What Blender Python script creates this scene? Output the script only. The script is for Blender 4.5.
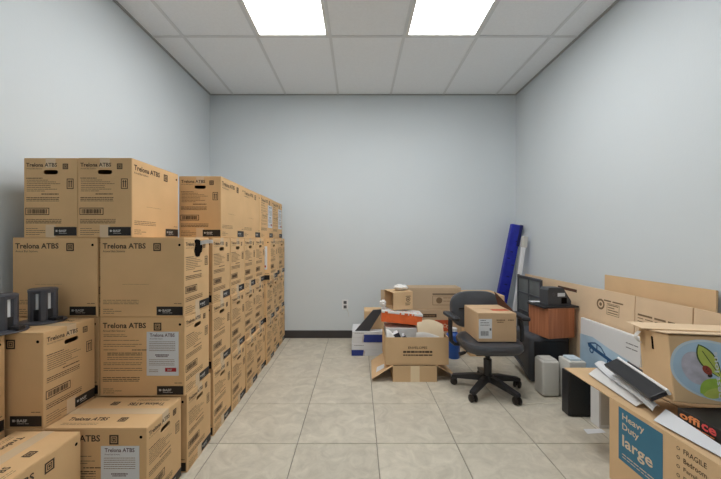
import bpy, bmesh, math, random
from mathutils import Vector, Matrix
R = math.radians
random.seed(7)
for o in list(bpy.data.objects): bpy.data.objects.remove(o)
S = bpy.context.scene
C = S.collection

# ------------------------------------------------------------------ camera, world, exposure
cam = bpy.data.cameras.new('camera'); camo = bpy.data.objects.new('camera', cam); C.objects.link(camo)
camo.location = (0, 0, 1.145); camo.rotation_euler = (R(90), 0, 0)
cam.sensor_width = 36; cam.lens = 36*329/721; cam.shift_x = 2.5/721; cam.clip_start = .02
S.camera = camo
w = bpy.data.worlds.new('world'); S.world = w; w.use_nodes = True
w.node_tree.nodes['Background'].inputs[0].default_value = (.8, .9, 1, 1)
w.node_tree.nodes['Background'].inputs[1].default_value = 0.02
S.view_settings.view_transform = 'Standard'; S.view_settings.look = 'None'
S.view_settings.gamma = 1; S.view_settings.use_curve_mapping = False
S.view_settings.exposure = 0.1
LAMP = 10.6            # radiance of the troffer lenses

XL, XR, YB, YF, ZC = -1.723, 1.839, 3.83, -1.3, 2.827

# ------------------------------------------------------------------ materials
M = {}
def srgb(r, g, b):
    f = lambda c: (c/255/12.92) if c/255 <= .04045 else ((c/255+.055)/1.055)**2.4
    return (f(r), f(g), f(b), 1)
def mat(name, col, rough=.6, spec=.35, noise=0, nscale=8, bump=0, bscale=60, rnd=0, metal=0, stretch=None, emit=None, trans=0, coat=0):
    m = bpy.data.materials.new(name); m.use_nodes = True
    nt = m.node_tree; b = nt.nodes['Principled BSDF']; L = nt.links
    b.inputs['Base Color'].default_value = col; b.inputs['Roughness'].default_value = rough
    b.inputs['Specular IOR Level'].default_value = spec; b.inputs['Metallic'].default_value = metal
    if trans: b.inputs['Transmission Weight'].default_value = trans
    if coat: b.inputs['Coat Weight'].default_value = coat
    if emit:
        b.inputs['Emission Color'].default_value = emit[0]; b.inputs['Emission Strength'].default_value = emit[1]
    tc = nt.nodes.new('ShaderNodeTexCoord'); vec = tc.outputs['Object']
    if noise or bump:
        mp = nt.nodes.new('ShaderNodeMapping'); L.new(vec, mp.inputs[0])
        if stretch: mp.inputs['Scale'].default_value = stretch
        oi = nt.nodes.new('ShaderNodeObjectInfo')
        ml = nt.nodes.new('ShaderNodeMath'); ml.operation = 'MULTIPLY'; ml.inputs[1].default_value = 37.0
        L.new(oi.outputs['Random'], ml.inputs[0])
        L.new(ml.outputs[0], mp.inputs['Location']); vec = mp.outputs[0]
    last = None
    if noise:
        n = nt.nodes.new('ShaderNodeTexNoise'); n.inputs['Scale'].default_value = nscale; n.inputs['Detail'].default_value = 5
        L.new(vec, n.inputs['Vector'])
        mr = nt.nodes.new('ShaderNodeMapRange'); mr.inputs[1].default_value = .3; mr.inputs[2].default_value = .7
        mr.inputs[3].default_value = 1-noise; mr.inputs[4].default_value = 1+noise; L.new(n.outputs['Fac'], mr.inputs[0])
        last = mr.outputs[0]
    if rnd:
        oi = nt.nodes.new('ShaderNodeObjectInfo'); mr = nt.nodes.new('ShaderNodeMapRange')
        mr.inputs[3].default_value = 1-rnd; mr.inputs[4].default_value = 1+rnd; L.new(oi.outputs['Random'], mr.inputs[0])
        if last:
            mm = nt.nodes.new('ShaderNodeMath'); mm.operation = 'MULTIPLY'; L.new(last, mm.inputs[0]); L.new(mr.outputs[0], mm.inputs[1]); last = mm.outputs[0]
        else: last = mr.outputs[0]
    if last:
        vm = nt.nodes.new('ShaderNodeVectorMath'); vm.operation = 'SCALE'; vm.inputs[0].default_value = col[:3]
        L.new(last, vm.inputs['Scale']); L.new(vm.outputs[0], b.inputs['Base Color'])
    if bump:
        n = nt.nodes.new('ShaderNodeTexNoise'); n.inputs['Scale'].default_value = bscale; n.inputs['Detail'].default_value = 3
        L.new(vec, n.inputs['Vector'])
        bp = nt.nodes.new('ShaderNodeBump'); bp.inputs['Strength'].default_value = bump; bp.inputs['Distance'].default_value = .004
        L.new(n.outputs['Fac'], bp.inputs['Height']); L.new(bp.outputs[0], b.inputs['Normal'])
    M[name] = m; return m
mat('wall', (.665, .718, .752, 1), .65, .25, noise=.012, nscale=1.5, bump=.12, bscale=90)
mat('ceil_tile', (.90, .925, .955, 1), .9, .1, noise=.02, nscale=60, bump=.15, bscale=160)
mat('grid', (.74, .76, .78, 1), .5, .3)
mat('angle', (.40, .41, .41, 1), .5, .3)
mat('troffer', (.8, .8, .78, 1), .4, .3)
mat('baseboard', (.055, .05, .05, 1), .45, .4, noise=.1)
mat('grout', (.27, .25, .21, 1), .9, .1, noise=.15, nscale=20)
mat('carton', (.73, .475, .245, 1), .75, .2, noise=.05, nscale=5, bump=.10, bscale=120, rnd=.05)
mat('kraft', (.70, .485, .28, 1), .75, .2, noise=.05, nscale=5, bump=.10, bscale=120, rnd=.05)
mat('kraft_pale', (.80, .60, .40, 1), .75, .2, noise=.05, nscale=5, bump=.10, bscale=120)
mat('kraft_grey', (.56, .42, .28, 1), .75, .2, noise=.05, nscale=5, bump=.10, bscale=120)
mat('kraft_mid', (.60, .42, .26, 1), .75, .2, noise=.05, nscale=5, bump=.10, bscale=120)
mat('tape', (.86, .70, .48, 1), .3, .5)
mat('tape_clear', (.76, .57, .37, 1), .25, .5)
mat('ink', (.075, .05, .035, 1), .7, .2)
mat('ink_soft', (.23, .15, .085, 1), .7, .2)
mat('ink_grey', (.14, .14, .15, 1), .6, .2)
mat('panel_black', (.022, .018, .016, 1), .5, .35)
mat('ink_white', (.55, .53, .50, 1), .6, .2)
mat('hole', (.008, .006, .005, 1), .9, .05)
mat('paper', (.72, .74, .77, 1), .6, .25, noise=.02, nscale=6)
mat('paper_warm', (.74, .73, .71, 1), .6, .25, noise=.03, nscale=6)
mat('red', (.42, .03, .04, 1), .5, .3)
mat('plum', (.12, .07, .09, 1), .6, .3)
mat('black_plastic', (.022, .022, .025, 1), .38, .45, noise=.12, nscale=5)
mat('dark_case', (.068, .072, .082, 1), .45, .4, noise=.10, nscale=4, bump=.1, bscale=200)
mat('leather', (.058, .060, .068, 1), .28, .5, noise=.1, nscale=10, bump=.25, bscale=70)
mat('grey_plastic', (.075, .075, .088, 1), .38, .5, noise=.08, nscale=10)
mat('grey_mesh', (.13, .145, .15, 1), .5, .4, noise=.2, nscale=8)
mat('black_mesh', (.02, .021, .021, 1), .55, .4, noise=.5, nscale=150)
mat('white_plastic', (.62, .61, .57, 1), .4, .4, noise=.03, nscale=6)
mat('white_gloss', (.80, .81, .82, 1), .35, .4)
mat('blue', (.022, .030, .36, 1), .4, .4, noise=.2, nscale=14)
mat('blue_dark', (.010, .012, .10, 1), .4, .4)
mat('blue_tub', (.02, .10, .42, 1), .3, .5)
mat('navy', (.03, .05, .24, 1), .5, .3)
mat('teal', (.055, .20, .31, 1), .5, .3, noise=.05, nscale=12)
mat('cream_ink', (.74, .62, .46, 1), .6, .2)
mat('sky_blue', (.47, .64, .79, 1), .45, .3, noise=.12, nscale=6)
mat('line_blue', (.03, .10, .24, 1), .45, .3)
mat('orange', (.78, .15, .04, 1), .5, .3, noise=.1, nscale=20)
mat('orange_red', (.55, .10, .04, 1), .5, .3, noise=.25, nscale=25)
mat('orange_glow_ink', (.90, .33, .12, 1), .5, .3)
mat('pink_ink', (.80, .10, .10, 1), .5, .3)
mat('beige', (.74, .61, .43, 1), .6, .25, noise=.05, nscale=9)
mat('book', (.05, .05, .065, 1), .5, .35, noise=.2, nscale=10)
mat('dark_card', (.060, .062, .070, 1), .6, .3, noise=.06, nscale=9)
mat('shaded_flap_red_strip', (.10, .045, .03, 1), .7, .2)  # shadow on the raised flap put into the colour; also red-brown print
mat('metal', (.30, .30, .31, 1), .35, .5, metal=.8)
mat('pale_blue', (.62, .73, .82, 1), .4, .35, noise=.05, nscale=10)
mat('globe', (.52, .50, .58, 1), .4, .35, noise=.22, nscale=22)
mat('leaf', (.34, .52, .07, 1), .4, .35, noise=.15, nscale=30)
mat('leaf_lime', (.52, .60, .12, 1), .4, .35, noise=.1, nscale=30)
mat('leaf_dark', (.05, .09, .03, 1), .4, .35)
mat('bug', (.30, .05, .03, 1), .4, .35)
mat('lens_fill', (.9, .9, .82, 1), .4, .3, emit=((1, 1, .99, 1), LAMP*.24))  # weaker glow for the pair of added fill lights
mat('lens', (.9, .9, .82, 1), .4, .3, emit=((1, 1, .99, 1), LAMP))

def wood_mat():
    m = bpy.data.materials.new('cherry'); m.use_nodes = True; nt = m.node_tree; b = nt.nodes['Principled BSDF']; L = nt.links
    tc = nt.nodes.new('ShaderNodeTexCoord'); mp = nt.nodes.new('ShaderNodeMapping'); mp.inputs['Scale'].default_value = (45, 45, 2.5)
    n = nt.nodes.new('ShaderNodeTexNoise'); n.inputs['Scale'].default_value = 1.0; n.inputs['Detail'].default_value = 6
    cr = nt.nodes.new('ShaderNodeValToRGB'); cr.color_ramp.elements[0].position = .3; cr.color_ramp.elements[1].position = .7
    cr.color_ramp.elements[0].color = (.36, .125, .055, 1); cr.color_ramp.elements[1].color = (.54, .21, .10, 1)
    L.new(tc.outputs['Object'], mp.inputs[0]); L.new(mp.outputs[0], n.inputs['Vector']); L.new(n.outputs['Fac'], cr.inputs[0])
    L.new(cr.outputs[0], b.inputs['Base Color']); b.inputs['Roughness'].default_value = .4
    M['cherry'] = m
wood_mat()
def tile_mat():
    m = bpy.data.materials.new('floor_tile'); m.use_nodes = True; nt = m.node_tree; b = nt.nodes['Principled BSDF']; L = nt.links
    tc = nt.nodes.new('ShaderNodeTexCoord'); oi = nt.nodes.new('ShaderNodeObjectInfo')
    ml = nt.nodes.new('ShaderNodeMath'); ml.operation = 'MULTIPLY'; ml.inputs[1].default_value = 53
    L.new(oi.outputs['Random'], ml.inputs[0])
    mp = nt.nodes.new('ShaderNodeMapping'); L.new(tc.outputs['Object'], mp.inputs[0]); L.new(ml.outputs[0], mp.inputs['Location'])
    n1 = nt.nodes.new('ShaderNodeTexNoise'); n1.inputs['Scale'].default_value = 9; n1.inputs['Detail'].default_value = 8; n1.inputs['Roughness'].default_value = .65
    n1.inputs['Distortion'].default_value = 1.2
    n2 = nt.nodes.new('ShaderNodeTexNoise'); n2.inputs['Scale'].default_value = 2.2; n2.inputs['Detail'].default_value = 3
    L.new(mp.outputs[0], n1.inputs['Vector']); L.new(mp.outputs[0], n2.inputs['Vector'])
    cr = nt.nodes.new('ShaderNodeValToRGB'); e = cr.color_ramp.elements
    e[0].position = .28; e[0].color = (.47, .43, .35, 1); e[1].position = .72; e[1].color = (.68, .63, .525, 1)
    L.new(n1.outputs['Fac'], cr.inputs[0])
    mr = nt.nodes.new('ShaderNodeMapRange'); mr.inputs[1].default_value = .3; mr.inputs[2].default_value = .7; mr.inputs[3].default_value = .93; mr.inputs[4].default_value = 1.06
    L.new(n2.outputs['Fac'], mr.inputs[0])
    mr2 = nt.nodes.new('ShaderNodeMapRange'); mr2.inputs[3].default_value = .97; mr2.inputs[4].default_value = 1.03; L.new(oi.outputs['Random'], mr2.inputs[0])
    mm = nt.nodes.new('ShaderNodeMath'); mm.operation = 'MULTIPLY'; L.new(mr.outputs[0], mm.inputs[0]); L.new(mr2.outputs[0], mm.inputs[1])
    vm = nt.nodes.new('ShaderNodeVectorMath'); vm.operation = 'SCALE'; L.new(cr.outputs[0], vm.inputs[0]); L.new(mm.outputs[0], vm.inputs['Scale'])
    L.new(vm.outputs[0], b.inputs['Base Color']); b.inputs['Roughness'].default_value = .42; b.inputs['Specular IOR Level'].default_value = .4
    bp = nt.nodes.new('ShaderNodeBump'); bp.inputs['Strength'].default_value = .12; bp.inputs['Distance'].default_value = .003
    L.new(n1.outputs['Fac'], bp.inputs['Height']); L.new(bp.outputs[0], b.inputs['Normal'])
    M['floor_tile'] = m
tile_mat()

# ------------------------------------------------------------------ mesh helpers
class MB:
    def __init__(s): s.v = []; s.f = []
    def add(s, vs, fs, mx=None):
        k = len(s.v)
        s.v += [tuple(mx @ Vector(p)) if mx else tuple(p) for p in vs]
        s.f += [tuple(i+k for i in f) for f in fs]; return s
    def box(s, x0, x1, y0, y1, z0, z1, mx=None):
        return s.add([(x0,y0,z0),(x1,y0,z0),(x1,y1,z0),(x0,y1,z0),(x0,y0,z1),(x1,y0,z1),(x1,y1,z1),(x0,y1,z1)],
              [(0,3,2,1),(4,5,6,7),(0,1,5,4),(1,2,6,5),(2,3,7,6),(3,0,4,7)], mx)
    def rbox(s, x0, x1, y0, y1, z0, z1, r=.01, seg=3, mx=None):
        bm = bmesh.new(); bmesh.ops.create_cube(bm, size=1)
        for v in bm.verts: v.co = ((x0+x1)/2+v.co.x*(x1-x0), (y0+y1)/2+v.co.y*(y1-y0), (z0+z1)/2+v.co.z*(z1-z0))
        bmesh.ops.bevel(bm, geom=bm.edges[:], offset=r, segments=seg, profile=.5, affect='EDGES')
        return s.bm(bm, mx)
    def bm(s, bm, mx=None):
        bm.verts.index_update()
        s.add([v.co[:] for v in bm.verts], [[v.index for v in f.verts] for f in bm.faces], mx); bm.free(); return s
    def prism(s, pts, a0, a1, axis='y', mx=None):
        n = len(pts)
        def P(p, a): return {'y': (p[0], a, p[1]), 'z': (p[0], p[1], a), 'x': (a, p[0], p[1])}[axis]
        vs = [P(p, a0) for p in pts]+[P(p, a1) for p in pts]
        fs = [tuple(range(n)), tuple(range(2*n-1, n-1, -1))]+[(i, i+n, (i+1) % n+n, (i+1) % n) for i in range(n)]
        return s.add(vs, fs, mx)
    def lathe(s, prof, n=24, mx=None):
        vs = []; fs = []; k = len(prof)
        for i in range(n):
            a = 2*math.pi*i/n
            vs += [(r*math.cos(a), r*math.sin(a), z) for r, z in prof]
        for i in range(n):
            j = (i+1) % n
            fs += [(i*k+q, j*k+q, j*k+q+1, i*k+q+1) for q in range(k-1)]
        if prof[0][0] > 1e-6: fs.append(tuple(i*k for i in reversed(range(n))))
        if prof[-1][0] > 1e-6: fs.append(tuple(i*k+k-1 for i in range(n)))
        return s.add(vs, fs, mx)
    def tube(s, pts, r, n=8, mx=None):
        pts = [Vector(p) for p in pts]; vs = []; fs = []
        for i, p in enumerate(pts):
            d = (pts[min(i+1, len(pts)-1)]-pts[max(i-1, 0)]).normalized()
            u = d.cross(Vector((0, 0, 1)) if abs(d.z) < .95 else Vector((1, 0, 0))).normalized(); v = d.cross(u)
            rr = r[i] if isinstance(r, (list, tuple)) else r
            vs += [tuple(p+rr*(math.cos(2*math.pi*k/n)*u+math.sin(2*math.pi*k/n)*v)) for k in range(n)]
        for i in range(len(pts)-1):
            fs += [(i*n+k, i*n+(k+1) % n, (i+1)*n+(k+1) % n, (i+1)*n+k) for k in range(n)]
        fs += [tuple(reversed(range(n))), tuple(range((len(pts)-1)*n, len(pts)*n))]
        return s.add(vs, fs, mx)
    def sheet(s, fn, nu, nv, t=.0015, mx=None):
        vs = []; fs = []; k = (nu+1)*(nv+1)
        for q in (0, 1):
            for i in range(nu+1):
                for j in range(nv+1):
                    p = fn(i/nu, j/nv); vs.append((p[0], p[1], p[2]-q*t))
        I = lambda i, j, q: q*k+i*(nv+1)+j
        for i in range(nu):
            for j in range(nv):
                fs.append((I(i,j,0), I(i+1,j,0), I(i+1,j+1,0), I(i,j+1,0))); fs.append((I(i,j,1), I(i,j+1,1), I(i+1,j+1,1), I(i+1,j,1)))
        for i in range(nu): fs += [(I(i,0,0), I(i,0,1), I(i+1,0,1), I(i+1,0,0)), (I(i,nv,0), I(i+1,nv,0), I(i+1,nv,1), I(i,nv,1))]
        for j in range(nv): fs += [(I(0,j,0), I(0,j+1,0), I(0,j+1,1), I(0,j,1)), (I(nu,j,0), I(nu,j,1), I(nu,j+1,1), I(nu,j+1,0))]
        return s.add(vs, fs, mx)
    def cushion(s, w, d, h, p=2.6, n=36, mx=None, dome=.25):
        prof = [(0, 0), (.80, 0), (.93, .10), (1, .35), (1, .62), (.95, .85), (.82, .96), (.5, 1+dome*.12), (0, 1+dome*.15)]
        vs = []; fs = []; k = len(prof)
        for i in range(n):
            a = 2*math.pi*i/n; c, q = math.cos(a), math.sin(a)
            x = math.copysign(abs(c)**(2/p), c)*w/2; y = math.copysign(abs(q)**(2/p), q)*d/2
            vs += [(x*r, y*r, z*h) for r, z in prof]
        for i in range(n):
            j = (i+1) % n; fs += [(i*k+q, j*k+q, j*k+q+1, i*k+q+1) for q in range(k-1)]
        return s.add(vs, fs, mx)
    def mesh(s, name, m, smooth=False):
        me = bpy.data.meshes.new(name); me.from_pydata(s.v, [], s.f); me.validate()
        bm = bmesh.new(); bm.from_mesh(me); bmesh.ops.remove_doubles(bm, verts=bm.verts[:], dist=1e-6)
        if not getattr(s, 'flat', False): bmesh.ops.recalc_face_normals(bm, faces=bm.faces[:])
        bm.to_mesh(me); bm.free()
        me.materials.append(M[m])
        if smooth:
            for p in me.polygons: p.use_smooth = True
            try: me.set_sharp_from_angle(angle=R(40))
            except Exception: pass
        return me
    def obj(s, name, m, parent=None, smooth=False): return link(name, s.mesh(name, m, smooth), parent)
PRINT = {'printing', 'fine_printing', 'panel_lettering', 'label_heading', 'label_text', 'bar_lettering', 'lid_pattern', 'stamp', 'stamped_lettering', 'strip_lettering', 'sticker_pattern', 'small_print', 'barcode', 'square_lettering', 'room_list', 'fold', 'title_lettering', 'emblem_lettering'}
def link(name, me, parent=None):
    o = bpy.data.objects.new(name, me); C.objects.link(o); o.parent = parent
    if name in PRINT: o['kind'] = 'stuff'      # flat print: letters too small to pick apart
    return o
def thing(name, label, cat, loc=(0, 0, 0), rz=0, group=None):
    o = bpy.data.objects.new(name, None); C.objects.link(o); o.location = loc; o.rotation_euler = (0, 0, rz); o.empty_display_size = .05
    o['label'] = label; o['category'] = cat
    if group: o['group'] = group
    return o
def struct(o): o['kind'] = 'structure'; return o

# ---- flat print: text and bars on a face
_tx = {}
def text2d(s, off=.012):
    if (s, off) in _tx: return _tx[(s, off)]
    cu = bpy.data.curves.new('t', 'FONT'); cu.body = s; cu.offset = off; cu.resolution_u = 2
    o = bpy.data.objects.new('t', cu); C.objects.link(o)
    bpy.context.view_layer.update()
    me = bpy.data.meshes.new_from_object(o.evaluated_get(bpy.context.evaluated_depsgraph_get()))
    vs = [(v.co.x, v.co.y) for v in me.vertices]; fs = [tuple(p.vertices) for p in me.polygons]
    bpy.data.objects.remove(o); bpy.data.curves.remove(cu); bpy.data.meshes.remove(me)
    x0 = min(v[0] for v in vs); x1 = max(v[0] for v in vs); y0 = min(v[1] for v in vs); y1 = max(v[1] for v in vs)
    _tx[(s, off)] = ([((a-x0)/(x1-x0), (b-y0)/(y1-y0)) for a, b in vs], fs); return _tx[(s, off)]
class Face:
    """a rectangular face w x h; x from its left edge, y down from its top edge (fractions)"""
    def __init__(s, O, u, v, w, h, eps=.0007):
        s.O = Vector(O); s.u = Vector(u); s.v = Vector(v); s.w = w; s.h = h; s.n = s.u.cross(s.v); s.e = eps
    def p(s, x, y, lift=1): return tuple(s.O+s.u*(x*s.w)+s.v*((1-y)*s.h)+s.n*(s.e*lift))
    def rect(s, mb, x0, x1, y0, y1, lift=1):
        mb.add([s.p(x0,y1,lift), s.p(x1,y1,lift), s.p(x1,y0,lift), s.p(x0,y0,lift)], [(0,1,2,3)])
    def frame(s, mb, x0, x1, y0, y1, t, lift=1):
        ty = t*s.w/s.h
        s.rect(mb, x0, x1, y0, y0+ty, lift); s.rect(mb, x0, x1, y1-ty, y1, lift)
        s.rect(mb, x0, x0+t, y0+ty, y1-ty, lift); s.rect(mb, x1-t, x1, y0+ty, y1-ty, lift)
    def poly(s, mb, pts, lift=1):
        mb.add([s.p(x, y, lift) for x, y in pts], [tuple(range(len(pts)))])
    def disc(s, mb, cx, cy, r, n=14, lift=1, ry=None):
        ry = ry or r*s.w/s.h
        s.poly(mb, [(cx+r*math.cos(2*math.pi*k/n), cy-ry*math.sin(2*math.pi*k/n)) for k in range(n)], lift)
    def ring(s, mb, cx, cy, r, r2, n=16, lift=1):
        q = s.w/s.h; pts = [(a, b) for k in range(n) for a, b in [(cx+r*math.cos(2*math.pi*k/n), cy-r*q*math.sin(2*math.pi*k/n)), (cx+r2*math.cos(2*math.pi*k/n), cy-r2*q*math.sin(2*math.pi*k/n))]]
        mb.add([s.p(a, b, lift) for a, b in pts], [(2*k, 2*((k+1) % n), 2*((k+1) % n)+1, 2*k+1) for k in range(n)])
    def line(s, mb, x0, y0, x1, y1, t, lift=1):
        a = Vector((x0*s.w, y0*s.h)); b = Vector((x1*s.w, y1*s.h)); d = (b-a).normalized(); n = Vector((-d.y, d.x))*t/2
        s.poly(mb, [((q.x)/s.w, (q.y)/s.h) for q in (a+n, b+n, b-n, a-n)], lift)
    def text(s, mb, t, x0, x1, y0, y1, lift=1, off=.012, rot=False):
        vs, fs = text2d(t, off)
        if rot: pts = [s.p(x0+(1-b)*(x1-x0), y1-a*(y1-y0), lift) for a, b in vs] if rot == 'down' else [s.p(x0+b*(x1-x0)if False else x1-b*(x1-x0), y0+a*(y1-y0), lift) for a, b in vs]
        else: pts = [s.p(x0+a*(x1-x0), y1-b*(y1-y0), lift) for a, b in vs]
        mb.add(pts, fs)
    def words(s, mb, x0, x1, y, hgt, seed, lift=1):
        r = random.Random(seed); x = x0
        while x < x1-.01:
            l = min(r.uniform(.02, .08), x1-x); s.rect(mb, x, x+l, y, y+hgt*.8, lift); x += l+.007
def flatmb(): m = MB(); m.flat = True; return m

# ------------------------------------------------------------------ the room
T = .12
struct(MB().box(XL-T, XR+T, YF-T, YB+T, -.16, -.004).obj('floor', 'grout'))
floor = bpy.data.objects['floor']
struct(MB().box(XL-T, XR+T, YF-T, YB+T, ZC+.03, ZC+.16).obj('ceiling', 'ceil_tile'))
ceil = bpy.data.objects['ceiling']
struct(MB().box(XL-T, XL, YF, YB, -.004, ZC+.03).obj('wall_left', 'wall'))
struct(MB().box(XR, XR+T, YF, YB, -.004, ZC+.03).obj('wall_right', 'wall'))
struct(MB().box(XL-T, XR+T, YB, YB+T, -.004, ZC+.03).obj('wall_back', 'wall'))
struct(MB().box(XL-T, XR+T, YF-T, YF, -.004, ZC+.03).obj('wall_front', 'wall'))
def baseb(name, *b): struct(MB().rbox(*b, r=.004, seg=2).obj(name, 'baseboard'))
baseb('baseboard_back', XL, XR, YB-.012, YB, 0, .088)
baseb('baseboard_left', XL, XL+.012, YF, YB-.012, 0, .088)
baseb('baseboard_right', XR-.012, XR, YF, YB-.012, 0, .088)

# floor tiles, each its own piece
TS, GAP = .4455, .0045
def clip(a, b, lo, hi): return max(a, lo), min(b, hi)
cache = {}
ix0 = math.floor((XL-.105)/TS); iy0 = math.floor((YF-1.848)/TS)
for i in range(ix0, ix0+10):
    for j in range(iy0, iy0+15):
        x0, x1 = clip(.105+i*TS+GAP/2, .105+(i+1)*TS-GAP/2, XL, XR); y0, y1 = clip(1.848+j*TS+GAP/2, 1.848+(j+1)*TS-GAP/2, YF, YB)
        if x1-x0 < .01 or y1-y0 < .01: continue
        k = (round(x1-x0, 4), round(y1-y0, 4))
        if k not in cache:
            a, b = (x1-x0)/2, (y1-y0)/2; e = .0022
            cache[k] = MB().add([(-a,-b,-.008),(a,-b,-.008),(a,b,-.008),(-a,b,-.008),(-a,-b,-e),(a,-b,-e),(a,b,-e),(-a,b,-e),(-a+e,-b+e,0),(a-e,-b+e,0),(a-e,b-e,0),(-a+e,b-e,0)],
                [(8,9,10,11)]+[(q, (q+1)%4, (q+1)%4+4, q+4) for q in range(4)]+[(q+4, (q+1)%4+4, (q+1)%4+8, q+8) for q in range(4)]).mesh('floor_tile', 'floor_tile')
        o = link('floor_tile', cache[k], floor); o.location = ((x0+x1)/2, (y0+y1)/2, 0)

# ceiling grid and tiles
gx = [XL, -1.45, -.84, -.23, .38, .99, 1.60, XR]
gy = [YF, -.93, .29, 1.51, 2.73, YB]
LIGHTS = {(2, 3), (4, 3), (2, 1), (4, 1)}
cc = {}
for i in range(7):
    for j in range(5):
        if (i, j) in LIGHTS: continue
        x0, x1, y0, y1 = gx[i]+.008, gx[i+1]-.008, gy[j]+.008, gy[j+1]-.008
        k = (round(x1-x0, 3), round(y1-y0, 3))
        if k not in cc: cc[k] = MB().rbox(-k[0]/2, k[0]/2, -k[1]/2, k[1]/2, .004, .018, r=.002, seg=1).mesh('ceiling_tile', 'ceil_tile')
        o = link('ceiling_tile', cc[k], ceil); o.location = ((x0+x1)/2, (y0+y1)/2, ZC)
for x in gx[1:-1]: MB().box(x-.012, x+.012, YF, YB, ZC-.001, ZC+.003).obj('grid_bar', 'grid', ceil)
for y in gy[1:-1]:
    for a, b in zip(gx[:-1], gx[1:]): MB().box(a+.012, b-.012, y-.012, y+.012, ZC-.001, ZC+.003).obj('grid_bar', 'grid', ceil)
MB().box(XL, XL+.02, YF, YB, ZC-.004, ZC+.003).obj('wall_angle', 'angle', ceil)
MB().box(XR-.02, XR, YF, YB, ZC-.004, ZC+.003).obj('wall_angle', 'angle', ceil)
MB().box(XL+.02, XR-.02, YB-.02, YB, ZC-.004, ZC+.003).obj('wall_angle', 'angle', ceil)
def troffer(i, j, label, lens='lens'):
    x0, x1, y0, y1 = gx[i]+.013, gx[i+1]-.013, gy[j]+.013, gy[j+1]-.013
    t = thing('ceiling_light', label, 'light', ((x0+x1)/2, (y0+y1)/2, ZC), 0, 'ceiling lights')
    a, b, f = (x1-x0)/2, (y1-y0)/2, .022
    m = MB()
    for bx in ((-a, a, -b, -b+f), (-a, a, b-f, b), (-a, -a+f, -b+f, b-f), (a-f, a, -b+f, b-f)): m.box(*bx, -.006, .012)
    m.obj('frame', 'troffer', t)
    d = MB().box(-a+f, a-f, -b+f, b-f, .002, .006).obj('diffuser', lens, t); d['label'] = 'glowing translucent lens'
troffer(2, 3, 'recessed fluorescent ceiling light above the stacked cartons side of the room')
troffer(4, 3, 'recessed fluorescent ceiling light above the office chair side of the room')
troffer(2, 1, 'added unseen ceiling fill light by the front wall, on the cartons side', 'lens_fill')  # added out of view to brighten the camera-facing carton sides
troffer(4, 1, 'added unseen ceiling fill light by the front wall, on the chair side', 'lens_fill')  # second added fill light, also out of view

# outlet on the back wall
t = thing('wall_outlet', 'small wall outlet with dark sockets above the dark baseboard', 'outlet', (-.15, YB, .388))
MB().rbox(-.036, .036, -.006, 0, -.058, .058, r=.003, seg=2).obj('cover_plate', 'white_gloss', t)
for dz in (-.026, .026):
    so = MB().rbox(-.018, .018, -.010, -.005, dz-.018, dz+.018, r=.003, seg=2).obj('socket', 'ink_grey', t)
    MB().box(-.009, -.005, -.0112, -.009, dz-.006, dz+.008).box(.005, .009, -.0112, -.009, dz-.006, dz+.008).obj('slot', 'hole', so)
MB().tube([(.02, -.004, -.06), (.035, -.004, -.085), (.042, -.004, -.12), (.044, -.004, -.14)], .003, 6).obj('cord_stub', 'white_plastic', t)

# ------------------------------------------------------------------ printed cartons
W, D, H = .410, .262, .3845
HB = H-.0025
def carton_body():
    bm = bmesh.new(); bmesh.ops.create_cube(bm, size=1)
    for v in bm.verts: v.co = (v.co.x*W, v.co.y*D, HB/2+v.co.z*HB)
    bmesh.ops.bevel(bm, geom=bm.edges[:], offset=.0025, segments=1, profile=.5, affect='EDGES')
    for sx in (-1, 1):
        f = max(bm.faces, key=lambda f: f.calc_center_median().x*sx*1000 + f.calc_area())
        loop = list(f.verts); bmesh.ops.delete(bm, geom=[f], context='FACES_ONLY')
        n = 16; ring = []; cz = HB*(1-.172); hw = .013; hl = .036-hw
        for k in range(n):
            a = 2*math.pi*k/n; y = math.cos(a)*hw+(hl if math.cos(a) > 0 else -hl); z = math.sin(a)*hw*.85
            ring.append(bm.verts.new((sx*W/2, y, cz+z)))
        es = []
        for k in range(n): es.append(bm.edges.new((ring[k], ring[(k+1) % n])))
        for k in range(len(loop)):
            e = bm.edges.get((loop[k], loop[(k+1) % len(loop)])) or bm.edges.new((loop[k], loop[(k+1) % len(loop)])); es.append(e)
        bmesh.ops.triangle_fill(bm, edges=es, use_beauty=True)
        inner = [bm.verts.new((v.co.x-sx*.006, v.co.y, v.co.z)) for v in ring]
        for k in range(n): bm.faces.new((ring[k], ring[(k+1) % n], inner[(k+1) % n], inner[k]))
    bm.faces.ensure_lookup_table()
    m = MB(); m.bm(bm); return m.mesh('carton_body', 'carton')
F_front = Face((-W/2, -D/2, 0), (1,0,0), (0,0,1), W, HB)
F_back = Face((W/2, D/2, 0), (-1,0,0), (0,0,1), W, HB)
F_right = Face((W/2, -D/2, 0), (0,1,0), (0,0,1), D, HB)
F_left = Face((-W/2, D/2, 0), (0,-1,0), (0,0,1), D, HB)
F_top = Face((-W/2, -D/2, H), (1,0,0), (0,1,0), W, D)
F_top2 = Face((W/2, D/2, H), (-1,0,0), (0,-1,0), W, D)
def emblem(F, mb, x0, x1, y0, y1):
    w = x1-x0
    F.frame(mb, x0, x1, y0, y1, w*.16); F.frame(mb, x0+w*.24, x1-w*.24, y0+(y1-y0)*.24, y1-(y1-y0)*.24, w*.09)
    F.disc(mb, (x0+x1)/2, (y0+y1)/2, w*.13, 8)
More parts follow.
